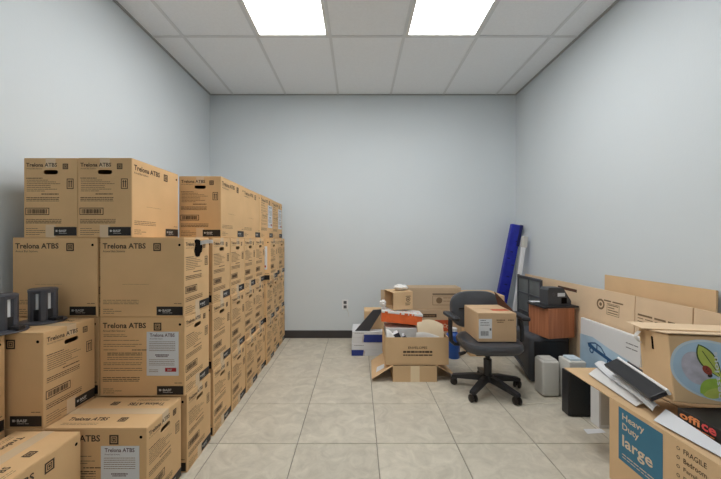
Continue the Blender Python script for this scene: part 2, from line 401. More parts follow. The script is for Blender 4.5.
def print_wide(F, mb, soft, detail=False):
    F.text(mb, 'Trelona ATBS', .035, .545, .065, .135, off=.022)
    F.text(mb, 'Annual Bait Stations', .037, .30, .155, .180, off=0)
    emblem(F, mb, .635, .725, .065, .165)
    if detail:
        ys = [(.215, .30), (.235, .33), (.285, .46), (.335, .5), (.36, .42), (.405, .2)]
        for k, (y, e) in enumerate(ys): F.words(soft, .045, e, y, .009, k)
        F.words(mb, .38, .56, .405, .013, 31)
        for k, y in enumerate((.445, .468, .50, .525)): F.words(mb if k < 2 else soft, .09, .50, y, .012 if k < 2 else .009, 40+k)
        for k, y in enumerate((.57, .593, .64, .665)): F.words(soft, .045, .50, y, .009, 50+k)
        for k, y in enumerate((.755, .778, .80)): F.words(mb, .035, .47, y, .010, 60+k)
    else:
        F.words(soft, .27, .58, .585, .004, 5)
        for k, y in enumerate((.785, .808, .83)): F.words(soft, .04, .46, y, .009, 60+k)
    for k, y in enumerate((.90, .925, .95)): F.words(soft, .04, .17+.1*(k == 1), y, .009, 70+k)
    F.words(soft, .88, .97, .825, .012, 80)
def print_end(F, mb, soft):
    F.text(mb, 'Trelona ATBS', .05, .62, .055, .105, off=.022)
    F.text(soft, 'Annual Bait Stations', .055, .34, .118, .136, off=0)
    emblem(F, mb, .725, .825, .065, .135)
    F.words(mb, .05, .35, .245, .011, 1)
    for k, y in enumerate((.27, .293, .316, .339, .362, .385, .408)): F.words(soft, .06, (.45, .60, .68, .50, .50, .62, .40)[k], y, .009, 100+k)
    F.words(mb, .33, .65, .445, .013, 9)
    for k, y in enumerate((.492, .513, .534)): F.words(mb if k < 2 else soft, .05, .66, y, .010, 110+k)
    F.frame(mb, .80, .925, .255, .385, .013)
    for x in (.835, .875):
        F.rect(mb, x, x+.016, .295, .365); F.poly(mb, [(x-.012, .297), (x+.028, .297), (x+.008, .272)])
    F.frame(mb, .035, .475, .625, .715, .012)
    r = random.Random(3); x = .075
    while x < .435:
        w_ = r.uniform(.006, .02); F.rect(mb, x, x+w_, .642, .698); x += w_+r.uniform(.005, .013)
    for k, y in enumerate((.768, .790, .812)): F.words(mb if k else soft, .045, .70, y, .011, 120+k)
    for k, y in enumerate((.885, .91, .935, .96)): F.words(soft, .045, (.26, .40, .40, .30)[k], y, .009, 130+k)
def print_top(F, mb, soft):
    F.text(mb, 'Trelona ATBS', .10, .50, .69, .79, off=.022)
    emblem(F, mb, .62, .70, .70, .82)
    for k, y in enumerate((.86, .90)): F.words(soft, .10, .46, y, .012, 140+k)
def panels():
    out = []
    for F, a in ((F_front, (.675, .985, .868, .978)), (F_back, (.675, .985, .868, .978)), (F_right, (.565, .985, .868, .978)), (F_left, (.565, .985, .868, .978))):
        p = flatmb(); F.rect(p, *a, lift=2)
        t_ = flatmb(); w_ = a[1]-a[0]
        F.rect(t_, a[0]+w_*.08, a[0]+w_*.16, .905, .93, 3)
        F.rect(t_, a[0]+w_*.18, a[0]+w_*.205, .914, .921, 3)
        F.text(t_, 'BASF', a[0]+w_*.23, a[0]+w_*.55, .902, .933, 3, off=.03)
        F.words(t_, a[0]+w_*.23, a[0]+w_*.60, .945, .006, 6, 3)
        out.append((p.mesh('black_panel', 'panel_black'), t_.mesh('panel_lettering', 'ink_white')))
    return out
def carton_meshes():
    d = {'body': carton_body(), 'panels': panels()}
    for key, det in (('plain', False), ('detail', True)):
        a, b = flatmb(), flatmb()
        print_wide(F_front, a, b, det); print_wide(F_back, a, b)
        for F in (F_right, F_left): print_end(F, a, b)
        for F in (F_top, F_top2): print_top(F, a, b)
        d['ink_'+key] = a.mesh('printing', 'ink'); d['soft_'+key] = b.mesh('fine_printing', 'ink_soft')
    d['dots'] = []
    for F in (F_front, F_back): h = flatmb(); F.disc(h, .945, .088, .0155, 12, 1.5); d['dots'].append(h.mesh('punched_dot', 'hole'))
    f = MB().rbox(-W/2+.001, W/2-.001, -D/2+.001, -.0015, HB, H, r=.0008, seg=1); d['flap'] = f.mesh('top_flap', 'carton')
    d['tape'] = [MB().box(-W/2, W/2, -.024, .024, H, H+.0004).mesh('sealing_tape', 'tape_clear')]
    for sx in (-1, 1):
        xa, xb = sorted((sx*W/2, sx*(W/2+.0005)))
        d['tape'] += [MB().box(xa, xb, -.024, .024, *zz).mesh('sealing_tape', 'tape_clear') for zz in ((HB*.885, H), (0, HB*.16))]
    # white paper label
    L = Face((-W/2+.555*W, -D/2, .265*HB), (1,0,0), (0,0,1), .375*W, .555*HB)
    pl = MB().box(-W/2+.555*W, -W/2+.930*W, -D/2-.0022, -D/2-.0008, .265*HB, .82*HB)
    d['label'] = pl.mesh('paper_label', 'paper')
    L.e = .0026; a, b = flatmb(), flatmb()
    L.text(a, 'Trelona ATBS', .10, .88, .035, .115, off=.02)
    L.text(a, 'Annual Bait Stations', .10, .50, .14, .17, off=0)
    for k in range(6): L.words(b, .08, .90, .22+k*.04, .014, 200+k)
    L.words(a, .27, .70, .515, .03, 7); L.words(a, .30, .66, .555, .022, 8)
    for k in range(4): L.words(b, .08, .88, .63+k*.04, .014, 210+k)
    for k in range(2): L.words(b, .08, .36, .86+k*.04, .016, 220+k)
    d['label_ink'] = a.mesh('label_heading', 'plum'); d['label_soft'] = b.mesh('label_text', 'ink_soft')
    r_ = flatmb(); L.rect(r_, .58, .93, .82, .91); d['label_red'] = r_.mesh('red_bar', 'red')
    q = flatmb(); L.text(q, 'BASF', .66, .80, .84, .89, 1.4, off=.03); d['label_red_ink'] = q.mesh('bar_lettering', 'ink_white')
    return d
CM = carton_meshes()
def carton(label, x, y, lev, rz=0, detail=False, white=False, group='printed shipping cartons'):
    t = thing('carton', label, 'carton', (x, y, lev*(H+.0006)), R(rz), group)
    link('carton_body', CM['body'], t)
    link('printing', CM['ink_detail' if detail else 'ink_plain'], t)
    link('fine_printing', CM['soft_detail' if detail else 'soft_plain'], t)
    for p, q in CM['panels']: o = link('black_panel', p, t); link('panel_lettering', q, o)
    for p in CM['dots']: link('punched_dot', p, t)
    link('top_flap', CM['flap'], t); f2 = link('top_flap', CM['flap'], t); f2.rotation_euler = (0, 0, math.pi)
    for p in CM['tape']: link('sealing_tape', p, t)
    if white:
        l = link('paper_label', CM['label'], t); l['label'] = 'white paper label with a red bar'
        link('label_heading', CM['label_ink'], l); link('label_text', CM['label_soft'], l); link('red_bar', CM['label_red'], l); link('bar_lettering', CM['label_red_ink'], l)
    return t
XE = -.845                        # handle ends of the long stack
ords = ['', 'nearest', 'second', 'third', 'fourth', 'fifth', 'sixth', 'seventh']
tier = ['bottom', 'second', 'third']
rj = random.Random(11)
for lev in range(3):
    for k in range(7):            # k=0 nearest the camera
        n = 7-k; yc = 1.914+.2695*k+D/2
        out = rj.uniform(-.006, .004); rz = rj.uniform(-.5, .5); lab = False
        if lev == 2 and k == 4: out, lab, rz = .048, True, 0
        if lev == 1 and k == 4: out = .018
        if lev == 0 and k in (2, 4): out = .008
        if lev == 0: out += .006
        pos = 'touching the back wall' if n == 1 else ords[n]+' from the back wall'
        carton('brown printed carton, %s tier of long stack, %s' % (tier[lev], pos), XE-W/2+out, yc, lev, rz, lab, lab)
yn = 1.593+D/2
carton('brown carton in the bottom tier behind the labelled floor carton, narrow end showing', XE-W/2+.006, yn+.02, 0, .4)
carton('brown carton with white paper label, under the carton with the torn handle', XE+.005-W/2, yn, 1, .2, True, True)
torn = carton('brown carton with torn black handle hole and peeled tape, third tier', XE+.005-W/2, yn, 2, -.4)
carton('brown carton beside the wall, bottom of the column behind the ribbed device', -1.465, yn+.01, 0)
carton('brown carton beside the wall, middle of the column behind the ribbed device', -1.465, yn+.01, 1)
carton('brown plain-faced carton standing behind the dark ribbed device', -1.468, yn, 2, .2)
carton('upright brown carton on the top tier touching the wall, handle end forward', -1.490, 1.595+W/2, 3, 90)
carton('upright brown carton on the top tier with one wide side brightly lit', -1.356+D/2, 1.592+W/2, 3, 90)
top = ['handle end forward, nearest of the top row', 'plain wide side, second of the top row', 'white label, third of the top row', 'white label, end of the top row by back wall']
for k in range(4):
    carton('brown carton on the top tier, '+['whose handle end faces the gap in the row', 'wide side plain, between two other cartons', 'white label, next to the plain-sided one', 'white label, closest to the back wall'][k],
           -.857-D/2+(.004, 0, .006, .002)[k], 2.05+W/2+.4135*k, 3, 90, k >= 2, k >= 2)
carton('brown carton with white paper label on the floor tier, printed top uncovered', -.853-W/2, 1.332+D/2-.006, 0, .3, True, True)
carton('brown carton carrying the dark ribbed device, handle end showing', -1.266-W/2, 1.322+D/2, 1, .4)
carton('brown carton underneath the carton that carries the ribbed device', -1.268-W/2, 1.322+D/2, 0)
carton('brown carton on the floor with printed top and wide side toward the aisle', -1.100-D/2, .895+W/2, 0, 89.2)
carton('brown carton hard against the wall, half under the second ribbed device', -1.399-D/2, .895+W/2, 1, 90, True, True)
carton('brown carton on the floor hard against the wall, under another carton', -1.399-D/2, .895+W/2, 0, 90)
# torn handle: ragged dark tear and a peeled strip of tape on the third-tier carton
hx = W/2
m = flatmb(); Fr = F_right
pts = [(.36, .03), (.44, .015), (.56, .02), (.66, .05), (.70, .12), (.67, .19), (.62, .205), (.57, .25), (.46, .255), (.40, .235), (.37, .15), (.40, .09)]
Fr.poly(m, pts, 2.2); o = m.obj('torn_hole', 'hole', torn); o['label'] = 'ragged black tear'
MB().sheet(lambda u, v: (hx-.01+.055*math.sin(u*2.2), .02+.08*u, HB*(.90+.05*v)+.012*math.sin(u*3)), 8, 3, .001).obj('peeled_tape', 'paper_warm', torn, True)

# ------------------------------------------------------------------ ribbed devices on the cartons
def station(label, x, y, z, rz):
    t = thing('ribbed_device', label, 'device', (x, y, z), R(rz), 'ribbed plastic devices on the cartons')
    MB().lathe([(.0, 0), (.081, 0), (.084, .003), (.082, .008), (.060, .012), (0, .012)], 40).obj('flange', 'grey_plastic', t, True)
    MB().lathe([(.0, .012), (.041, .012), (.041, .138), (0, .138)], 20).obj('inner_core', 'white_gloss', t, True)
    for k in range(6):
        a = k*math.pi/3
        mx = Matrix.Rotation(a, 4, 'Z')
        prof = [(.036, -.016), (.048, -.014), (.053, -.008), (.053, .008), (.048, .014), (.036, .016)]
        MB().prism(prof, .010, .148, 'z', mx).obj('rib', 'grey_plastic', t)
        mx2 = Matrix.Rotation(a+math.pi/6, 4, 'Z')
        MB().box(.036, .046, -.012, .012, .010, .062, mx2).obj('gate', 'black_plastic', t)
    MB().lathe([(0, .134), (.050, .134), (.052, .140), (.052, .149), (.046, .153), (.02, .153), (0, .150)], 30).obj('end_cap', 'grey_plastic', t, True)
    MB().rbox(.045, .085, -.016, .016, .010, .024, r=.003, seg=2, mx=Matrix.Rotation(R(-20), 4, 'Z')).obj('clip', 'black_plastic', t)
ztop = 2*H+.0015
station('dark grey ribbed plastic device on the carton with handle end showing', -1.437, 1.502, ztop, 14)
station('dark grey ribbed plastic device bridging the two cartons close to the wall', -1.447, 1.332, ztop, 22)

# ------------------------------------------------------------------ open box helper
def open_box(parent, m, w, d, h, t=.004):
    """walls and floor of an open carton, centred on x, front at y=0"""
    MB().box(-w/2, w/2, 0, t, 0, h).obj('front_panel', m, parent); MB().box(-w/2, w/2, d-t, d, 0, h).obj('rear_panel', m, parent)
    MB().box(-w/2, -w/2+t, t, d-t, 0, h).obj('side_panel', m, parent); MB().box(w/2-t, w/2, t, d-t, 0, h).obj('side_panel', m, parent)
    MB().box(-w/2+t, w/2-t, t, d-t, .0, t).obj('bottom_panel', m, parent)
def slab(name, m, parent, quad, thick):
    """a flat sheet of card through four 3-D corners, thickened along its normal"""
    q = [Vector(p) for p in quad]; n = (q[1]-q[0]).cross(q[3]-q[0]).normalized()*thick
    return MB().add([tuple(p) for p in q]+[tuple(p-n) for p in q], [(0,1,2,3), (7,6,5,4)]+[(i, i+4, (i+1) % 4+4, (i+1) % 4) for i in range(4)]).obj(name, m, parent)

# low open box on the floor
t = thing('shallow_box', 'shallow open cardboard box with drooping side flaps under the envelope box', 'box', (.458, 2.645, 0))
open_box(t, 'kraft', .354, .40, .128)
slab('flap', 'kraft', t, [(-.178, 0, .127), (-.345, -.005, .022), (-.335, .40, .022), (-.178, .40, .127)], .004)
slab('flap', 'kraft', t, [(.178, 0, .127), (.178, .40, .127), (.300, .40, .040), (.345, .035, .022)], .004)
MB().box(-.035, .037, -.0012, 0, .0, .128).obj('tape_strip', 'tape', t)
o = slab('paper_scrap', 'paper', None, [(.148, 2.71, .052), (.215, 2.70, .093), (.218, 2.78, .094), (.162, 2.80, .060)], .001)
o['label'] = 'white paper scrap lying on the drooping flap of the shallow box'; o['category'] = 'paper'

# envelope box
t = thing('envelope_box', 'open brown carton stamped with lines of dark lettering, full of odds and ends', 'box', (.478, 2.662, .1305))
open_box(t, 'kraft', .512, .345, .222)
F = Face((-.256, 0, 0), (1,0,0), (0,0,1), .512, .222); a = flatmb()
F.text(a, 'ENVELOPES', .36, .66, .33, .42, off=.015)
F.words(a, .28, .74, .49, .09, 12)
F.words(a, .28, .74, .62, .06, 4); a.obj('stamped_lettering', 'ink', t)
# its contents (each a thing)
def tagp(o, label, cat, group=None):
    o['label'] = label; o['category'] = cat
    if group: o['group'] = group
    return o
zi = .136
tagp(MB().box(.235, .50, 2.79, 2.99, zi, .392).obj('paper_pile', 'paper_warm'), 'pile of white papers inside the envelope box below the orange box', 'papers')
bk = thing('book', 'dark thick book leaning inside the envelope box', 'book', (.380, 2.70, .22), 0, 'dark books in the envelope box'); bk.rotation_euler = (0, R(-24), 0)
MB().rbox(-.025, .025, 0, .075, -.06, .165, r=.003, seg=2).obj('cover', 'book', bk); MB().box(-.02, .02, .004, .0765, -.055, .1665).obj('pages', 'paper', bk)
bk = thing('book', 'slim dark book leaning beside the thick book in the envelope box', 'book', (.452, 2.705, .22), 0, 'dark books in the envelope box'); bk.rotation_euler = (0, R(-30), 0)
MB().rbox(-.014, .014, 0, .07, -.06, .150, r=.003, seg=2).obj('cover', 'ink_grey', bk); MB().box(-.010, .010, .004, .0715, -.055, .1515).obj('pages', 'paper', bk)
def env(label, x0, x1, y, z, h, m, ph, name='padded_envelope', lean=.14):
    o = MB().sheet(lambda u, v: (x0+(x1-x0)*u, y+lean*v+.014*math.sin(3*u+ph), z+h*v*(.75+.25*math.sin(2.6*u+ph))+.02*math.sin(math.pi*v)), 14, 8, .012).obj(name, m, None, True)
    return tagp(o, label, 'envelope', 'envelopes in the envelope box')
env('beige padded envelope bulging out of the envelope box', .50, .715, 2.725, .30, .165, 'beige', .4, lean=.06)
env('white envelope tucked in front of the beige padded one', .475, .66, 2.676, .30, .085, 'paper_warm', .9, 'white_envelope', .012)
env('white crumpled envelope at the edge of the envelope box under the orange box', .236, .300, 2.69, .31, .085, 'paper_warm', 1.3, 'white_envelope', .05)
# orange and white box
t = thing('shoe_box', 'orange and white patterned flat box lying tilted on the envelope box', 'box', (.372, 2.80, .462)); t.rotation_euler = (R(-4), R(5.5), R(-3))
MB().rbox(-.172, .172, 0, .215, -.034, .046, r=.003, seg=2).obj('box_body', 'orange', t)
MB().rbox(-.176, .176, -.003, .218, .042, .062, r=.003, seg=2).obj('lid', 'paper_warm', t)
a = flatmb(); F = Face((-.176, -.003, .0622), (1,0,0), (0,1,0), .352, .221); r = random.Random(5)
for k in range(26):
    cx, cy = r.uniform(.06, .94), r.uniform(.08, .92); F.disc(a, cx, cy, r.uniform(.012, .04), 7, 1, r.uniform(.02, .06))
F2 = Face((-.176, -.003, .036), (1,0,0), (0,0,1), .352, .026)
for k in range(7): cx = r.uniform(.05, .9); F2.rect(a, cx, cx+r.uniform(.02, .06), .2, .8)
a.obj('lid_pattern', 'orange', t)
# small carton on the orange box
t = thing('small_carton', 'small open kraft carton with a dark stamp, sitting on the orange box', 'box', (.395, 2.885, .531), R(19))
w_, d_, h_ = .190, .19, .150
MB().box(-w_/2, w_/2, 0, .004, 0, h_).obj('front_panel', 'kraft', t); MB().box(-w_/2, w_/2, d_-.004, d_, 0, h_).obj('rear_panel', 'kraft', t)
MB().box(w_/2-.004, w_/2, .004, d_-.004, 0, h_).obj('side_panel', 'kraft', t); MB().box(-w_/2, w_/2-.004, .004, d_-.004, 0, .004).obj('bottom_panel', 'kraft', t)
MB().box(-w_/2, w_/2, .0, d_, h_, h_+.004).obj('top_panel', 'kraft', t)
slab('flap', 'kraft_grey', t, [(-w_/2, d_, 0), (-w_/2, d_, h_), (-w_/2-.03, d_+.015, h_), (-w_/2-.03, d_+.015, 0)], .004)
a = flatmb(); F = Face((-w_/2, 0, 0), (1,0,0), (0,0,1), w_, h_)
F.ring(a, .76, .42, .11, .08); F.disc(a, .76, .42, .04); F.words(a, .62, .88, .62, .05, 3); F.words(a, .62, .84, .72, .05, 8); F.words(a, .64, .9, .22, .05, 9)
a.obj('stamp', 'ink', t)
def crumple(name, label, cat, x, y, z, rx, ry, rz_, m, seed):
    bm = bmesh.new(); bmesh.ops.create_icosphere(bm, subdivisions=3, radius=1); r = random.Random(seed)
    for v in bm.verts:
        k = 1+r.uniform(-.16, .16); v.co = (x+v.co.x*rx*k, y+v.co.y*ry*k, max(z, z+rz_+v.co.z*rz_*k))
    return tagp(MB().bm(bm).obj(name, m), label, cat)
crumple('crumpled_paper', 'crumpled white wrapping paper on top of the small kraft carton', 'paper', .385, 2.98, .686, .062, .05, .026, 'paper_warm', 2)
crumple('crumpled_paper', 'crumpled white wrapping paper beside the small kraft carton on the orange box', 'paper', .222, 2.93, .548, .03, .04, .03, 'paper_warm', 4)

# cartons behind against the back wall
def plain_carton(name, label, x, y, z, w_, d_, h_, m='kraft', rz=0, flaps=True):
    t = thing(name, label, 'carton', (x, y, z), R(rz))
    MB().rbox(-w_/2, w_/2, 0, d_, 0, h_-.003, r=.003, seg=1).obj('carton_body', m, t)
    for y0, y1 in ((.001, d_/2-.001), (d_/2+.001, d_-.001)): MB().box(-w_/2+.001, w_/2-.001, y0, y1, h_-.003, h_).obj('top_flap', m, t)
    return t, Face((-w_/2, 0, 0), (1,0,0), (0,0,1), w_, h_-.003)
t, F = plain_carton('storage_carton', 'large brown carton on the floor behind the envelope box, orange sticker on front', .82, 3.48, 0, .55, .22, .40, 'kraft_grey')
a = flatmb(); F.rect(a, .19, .52, .10, .19); a.obj('dark_strip', 'ink', t)
a = flatmb(); F.words(a, .22, .49, .125, .05, 3, 2); a.obj('strip_lettering', 'ink_soft', t)
a = flatmb(); F.rect(a, .49, .80, .26, .56); o = a.obj('orange_sticker', 'orange_red', t)
a = flatmb()
for k in range(4): F.ring(a, .56+.06*k, .41+.03*(k % 2), .035, .024, 12, 2)
a.obj('sticker_pattern', 'beige', o)
t, F = plain_carton('storage_carton', 'brown carton stacked on the large carton behind the office chair', .82, 3.50, .4005, .55, .20, .232, 'kraft_grey')
a = flatmb(); F.rect(a, .45, .98, .26, .31); a.obj('dark_strip', 'ink', t)
a = flatmb(); F.frame(a, .45, .98, .36, .80, .008); F.disc(a, .58, .58, .06); F.words(a, .66, .95, .45, .03, 2); F.words(a, .66, .92, .6, .03, 5); a.obj('printing', 'ink_soft', t)
plain_carton('storage_carton', 'plain brown carton beside the back wall between chair and blue roll', 1.265, 3.22, 0, .34, .36, .595, 'kraft')

# paper boxes at the back wall
def ream(label, z, dx, blue):
    t = thing('paper_box', label, 'box', (.135+dx, 3.236, z), 0)
    MB().rbox(-.195, .195, .0, .29, 0, .085, r=.003, seg=1).obj('box_body', 'paper', t)
    MB().rbox(-.198, .198, -.003, .293, .060, .120, r=.003, seg=1).obj('lid', 'paper', t)
    F = Face((-.198, -.003, 0), (1,0,0), (0,0,1), .396, .12)
    a = flatmb(); F.rect(a, blue[0], blue[1], blue[2], blue[3], 1.5); o = a.obj('blue_print', 'navy', t)
    a = flatmb(); x = blue[4]; F.poly(a, [(x, blue[3]), (x+.02, blue[2]+.1), (x+.05, blue[2]+.04), (x+.055, blue[2]+.2), (x+.035, blue[3]-.1), (x+.05, blue[3])], 2.2); a.obj('white_mark', 'ink_white', o)
    a = flatmb(); F.words(a, .06, .3, .12, .04, 3); a.obj('small_print', 'ink_grey', t)
ream('white paper box with a blue corner block, bottom one of two by back wall', 0, 0, (.0, .30, .50, .98, .28))
ream('white paper box with a wide blue print, stacked on the other paper box', .1205, .006, (.28, .98, .25, .88, .24))
plain_carton('small_carton', 'small brown carton on the white paper boxes behind the dark panel', .165, 3.32, .241, .20, .20, .18, 'kraft')
p = [(-.028, .002), (.113, .002), (.248, .215), (.150, .208)]
o = MB().prism([(a_, b_+.241) for a_, b_ in p], 3.245, 3.262, 'y').obj('dark_panel', 'dark_card')
tagp(o, 'slanting dark grey panel resting on the white paper boxes', 'panel')

# blue tub
t = thing('blue_tub', 'small blue plastic tub on the floor behind the office chair', 'tub', (.925, 3.20, 0))
MB().lathe([(0, 0), (.058, 0), (.064, .012), (.068, .20), (.064, .225), (.034, .25), (.034, .26), (0, .26)], 28).obj('tub_body', 'blue_tub', t, True)
MB().lathe([(0, .258), (.038, .258), (.038, .285), (0, .287)], 24).obj('cap', 'white_gloss', t, True)

# ------------------------------------------------------------------ office chair
t = thing('office_chair', 'black swivel office chair with armrests and a box on its seat', 'chair', (.985, 2.50, 0))
MB().cushion(.445, .45, .085, 3.0, 48, Matrix.Translation((.005, 0, .322))).obj('seat', 'leather', t, True)
MB().box(-.12, .12, -.10, .12, .296, .324).obj('seat_plate', 'black_plastic', t)
mx = Matrix.Translation((-.012, .255, .562)) @ Matrix.Rotation(R(-10), 4, 'X') @ Matrix.Rotation(R(90), 4, 'X')
bk = MB().cushion(.425, .305, .07, 2.9, 48, mx).obj('backrest', 'leather', t, True)
MB().box(-.012-.15, .126, .178, .186, .582, .590, Matrix.Translation((0, 0, 0))).obj('seam', 'panel_black', bk)
MB().tube([(0, .10, .33), (0, .24, .33), (0, .285, .36), (0, .29, .45), (0, .285, .58)], .018, 8).obj('back_support', 'black_plastic', t, True)
MB().lathe([(0, .09), (.030, .09), (.030, .24), (.018, .245), (.018, .300), (0, .300)], 20).obj('gas_column', 'black_plastic', t, True)
MB().lathe([(0, .075), (.045, .075), (.048, .10), (.036, .125), (0, .125)], 20).obj('hub', 'black_plastic', t, True)
for k in range(5):
    a = R(10+72*k); mx = Matrix.Rotation(a, 4, 'Z')
    l = MB().prism([(.03, .075), (.03, .118), (.10, .114), (.262, .078), (.268, .060), (.25, .055)], -.019, .019, 'y', mx).obj('base_leg', 'black_plastic', t)
    sw = R((35, 70, 10, 60, -20)[k]); cx, cy = .25*math.cos(a), .25*math.sin(a)
    c = MB(); cm = Matrix.Translation((cx, cy, .027)) @ Matrix.Rotation(a+sw, 4, 'Z') @ Matrix.Rotation(R(90), 4, 'X')
    for s_ in (-1, 1): c.lathe([(0, -.009), (.022, -.009), (.027, -.005), (.027, .005), (.022, .009), (0, .009)], 20, cm @ Matrix.Translation((0, 0, s_*.016)))
    c.lathe([(0, -.008), (.012, -.008), (.012, .008), (0, .008)], 10, cm)
    c.tube([(cx, cy, .03), (cx, cy, .062)], .008, 8)
    c.obj('caster', 'panel_black', l, True)
for s_ in (-1, 1):
    ar = MB().tube([(s_*.17, .02, .345), (s_*.245, .02, .345), (s_*.272, .02, .37), (s_*.276, .03, .45), (s_*.27, .045, .545)], [.014, .014, .016, .017, .018], 8).obj('arm_support', 'black_plastic', t, True)
    MB().rbox(-.030, .030, -.12, .12, 0, .03, r=.012, seg=3, mx=Matrix.Translation((s_*.265, .04, .54)) @ Matrix.Rotation(R(-s_*3), 4, 'Z')).obj('arm_pad', 'black_plastic', t, True)
lv = MB().tube([(-.05, -.03, .325), (-.15, -.05, .318), (-.20, -.06, .305)], .005, 6).obj('lever', 'black_plastic', t)
MB().tube([(-.19, -.058, .308), (-.235, -.065, .297)], [.011, .014], 10).obj('lever_knob', 'black_plastic', lv, True)
# carton on the chair
t = thing('chair_carton', 'brown carton with a white barcode label sitting on the office chair', 'carton', (.995, 2.35, .4125))
w_, d_, h_ = .275, .305, .206
MB().rbox(-w_/2, w_/2, 0, d_, 0, h_-.003, r=.003, seg=1).obj('carton_body', 'kraft_mid', t)
MB().box(-w_/2+.001, w_/2-.001, .001, d_/2-.002, h_-.003, h_).obj('top_flap', 'kraft_mid', t); MB().box(-w_/2+.001, w_/2-.001, d_/2+.002, d_-.001, h_-.003, h_).obj('top_flap', 'kraft_mid', t)
slab('raised_flap', 'shaded_flap_red_strip', t, [(w_/2, .015, h_-.002), (w_/2, d_, h_-.002), (w_/2-.015, d_+.035, h_+.100), (w_/2-.012, d_-.02, h_+.085)], .004)  # brown card flap, its shade painted in as a dark colour
F = Face((-w_/2, 0, 0), (1,0,0), (0,0,1), w_, h_)
lb = MB().box(-w_/2+.02*w_, -w_/2+.36*w_, -.001, 0, .12*h_, .80*h_).obj('shipping_label', 'paper', t)
F.e = .0014; a = flatmb()
F.words(a, .06, .2, .24, .03, 1); F.words(a, .06, .3, .32, .03, 2); F.words(a, .06, .3, .40, .03, 3); F.rect(a, .30, .345, .52, .60)
r = random.Random(1); x = .07
while x < .27: q = r.uniform(.004, .012); F.rect(a, x, x+q, .62, .78); x += q+.006
a.obj('barcode', 'ink_grey', lb)
a = flatmb(); F.e = .0007; F.words(a, .48, .7, .22, .05, 7); F.words(a, .78, .93, .22, .05, 8); F.words(a, .5, .66, .30, .04, 9); a.obj('printing', 'ink_soft', t)
a = flatmb(); Ft = Face((-w_/2, 0, h_), (1,0,0), (0,1,0), w_, d_); Ft.rect(a, .5, .95, .55, .75); a.obj('top_sticker', 'orange_red', t)

# ------------------------------------------------------------------ corner: blue roll, white pole, plastic panel
t = thing('blue_board', 'long blue wrapped board leaning in the room corner', 'board', (1.50, 3.66, 0)); t.rotation_euler = (0, R(11.3), 0)
MB().rbox(-.058, .058, -.03, .03, .012, 1.335, r=.008, seg=2).obj('blue_wrap', 'blue', t)
MB().box(.030, .062, -.034, .034, 1.10, 1.338).obj('end_wrap', 'blue_dark', t)
r = random.Random(2); m = MB()
for k in range(9): z = .35+k*.1+r.uniform(-.03, .03); x = r.uniform(-.04, .02); m.box(x, x+.03, -.0315, -.029, z, z+.012, Matrix.Rotation(r.uniform(-.02, .02), 4, 'Y'))
m.obj('fold', 'blue_dark', t)
t = thing('white_pole', 'slim white boxed pole leaning beside the blue board', 'pole', (1.615, 3.50, 0)); t.rotation_euler = (0, R(7.6), 0)
MB().rbox(-.018, .018, -.02, .02, .004, 1.165, r=.005, seg=2).obj('pole_body', 'white_gloss', t)
MB().rbox(-.022, .030, -.024, .024, 1.07, 1.19, r=.006, seg=2).obj('end_cap', 'white_plastic', t)
t = thing('crate_panel', 'dark grey folding crate with barred sides standing behind the wooden box', 'crate', (1.655, 2.985, 0))
for y0, y1, z0, z1 in ((0, .02, 0, .775), (.42, .44, 0, .785), (.21, .225, 0, .78), (.02, .42, .755, .78), (.02, .42, .60, .62), (.02, .42, .42, .44), (.02, .42, 0, .02)):
    MB().rbox(0, .022, y0, y1, z0, z1, r=.003, seg=1).obj('frame_bar', 'dark_case', t)
for y0, y1 in ((.02, .21), (.225, .42)):
    for z0, z1 in ((.02, .42), (.44, .60), (.62, .755)):
        MB().box(.008, .014, y0, y1, z0, z1).obj('panel', 'grey_mesh', t)

# ------------------------------------------------------------------ flattened cardboard along the wall
t = thing('flat_carton', 'long flattened brown carton leaning along the wall with recycling mark', 'cardboard', (1.722, 0, 0)); t.rotation_euler = (0, R(2.2), 0)
seg = [(1.52, 1.715), (1.722, 2.075), (2.081, 3.45)]
for y0, y1 in seg: MB().box(0, .010, y0, y1, 0, .787).obj('card_panel', 'kraft_pale', t)
MB().box(.010, .016, 1.52, 3.45, 0, .784).obj('rear_layer', 'kraft_pale', t)
F = Face((0, 3.45, 0), (0,-1,0), (0,0,1), 1.93, .787); a = flatmb()
fx = lambda Y: (3.45-Y)/1.93
cx = fx(2.37); F.ring(a, cx, .135, .020, .013, 14); F.disc(a, cx, .135, .007, 8)
F.frame(a, fx(2.31), fx(2.20), .11, .21, .0018); F.words(a, fx(2.34), fx(2.17), .085, .015, 3)
for k in range(4): F.words(a, fx(2.30), fx(2.21), .12+.022*k, .010, 20+k)
for k, y in enumerate((.13, .16, .185)): F.words(a, fx(2.055), fx(1.745), y, .018 if k == 0 else .008, 30+k)
a.obj('printing', 'ink_soft', t)
a = flatmb(); F.rect(a, fx(2.88), fx(2.63), .055, .085); a.obj('red_strip', 'shaded_flap_red_strip', t)
t = thing('flat_carton', 'tall flattened brown carton standing closest to the wall', 'cardboard', (1.795, 1.66, 0)); t.rotation_euler = (0, R(.8), 0)
MB().box(0, .008, 0, .75, 0, .888).obj('card_panel', 'kraft', t); MB().box(.008, .016, .004, .75, 0, .885).obj('rear_layer', 'kraft_grey', t)
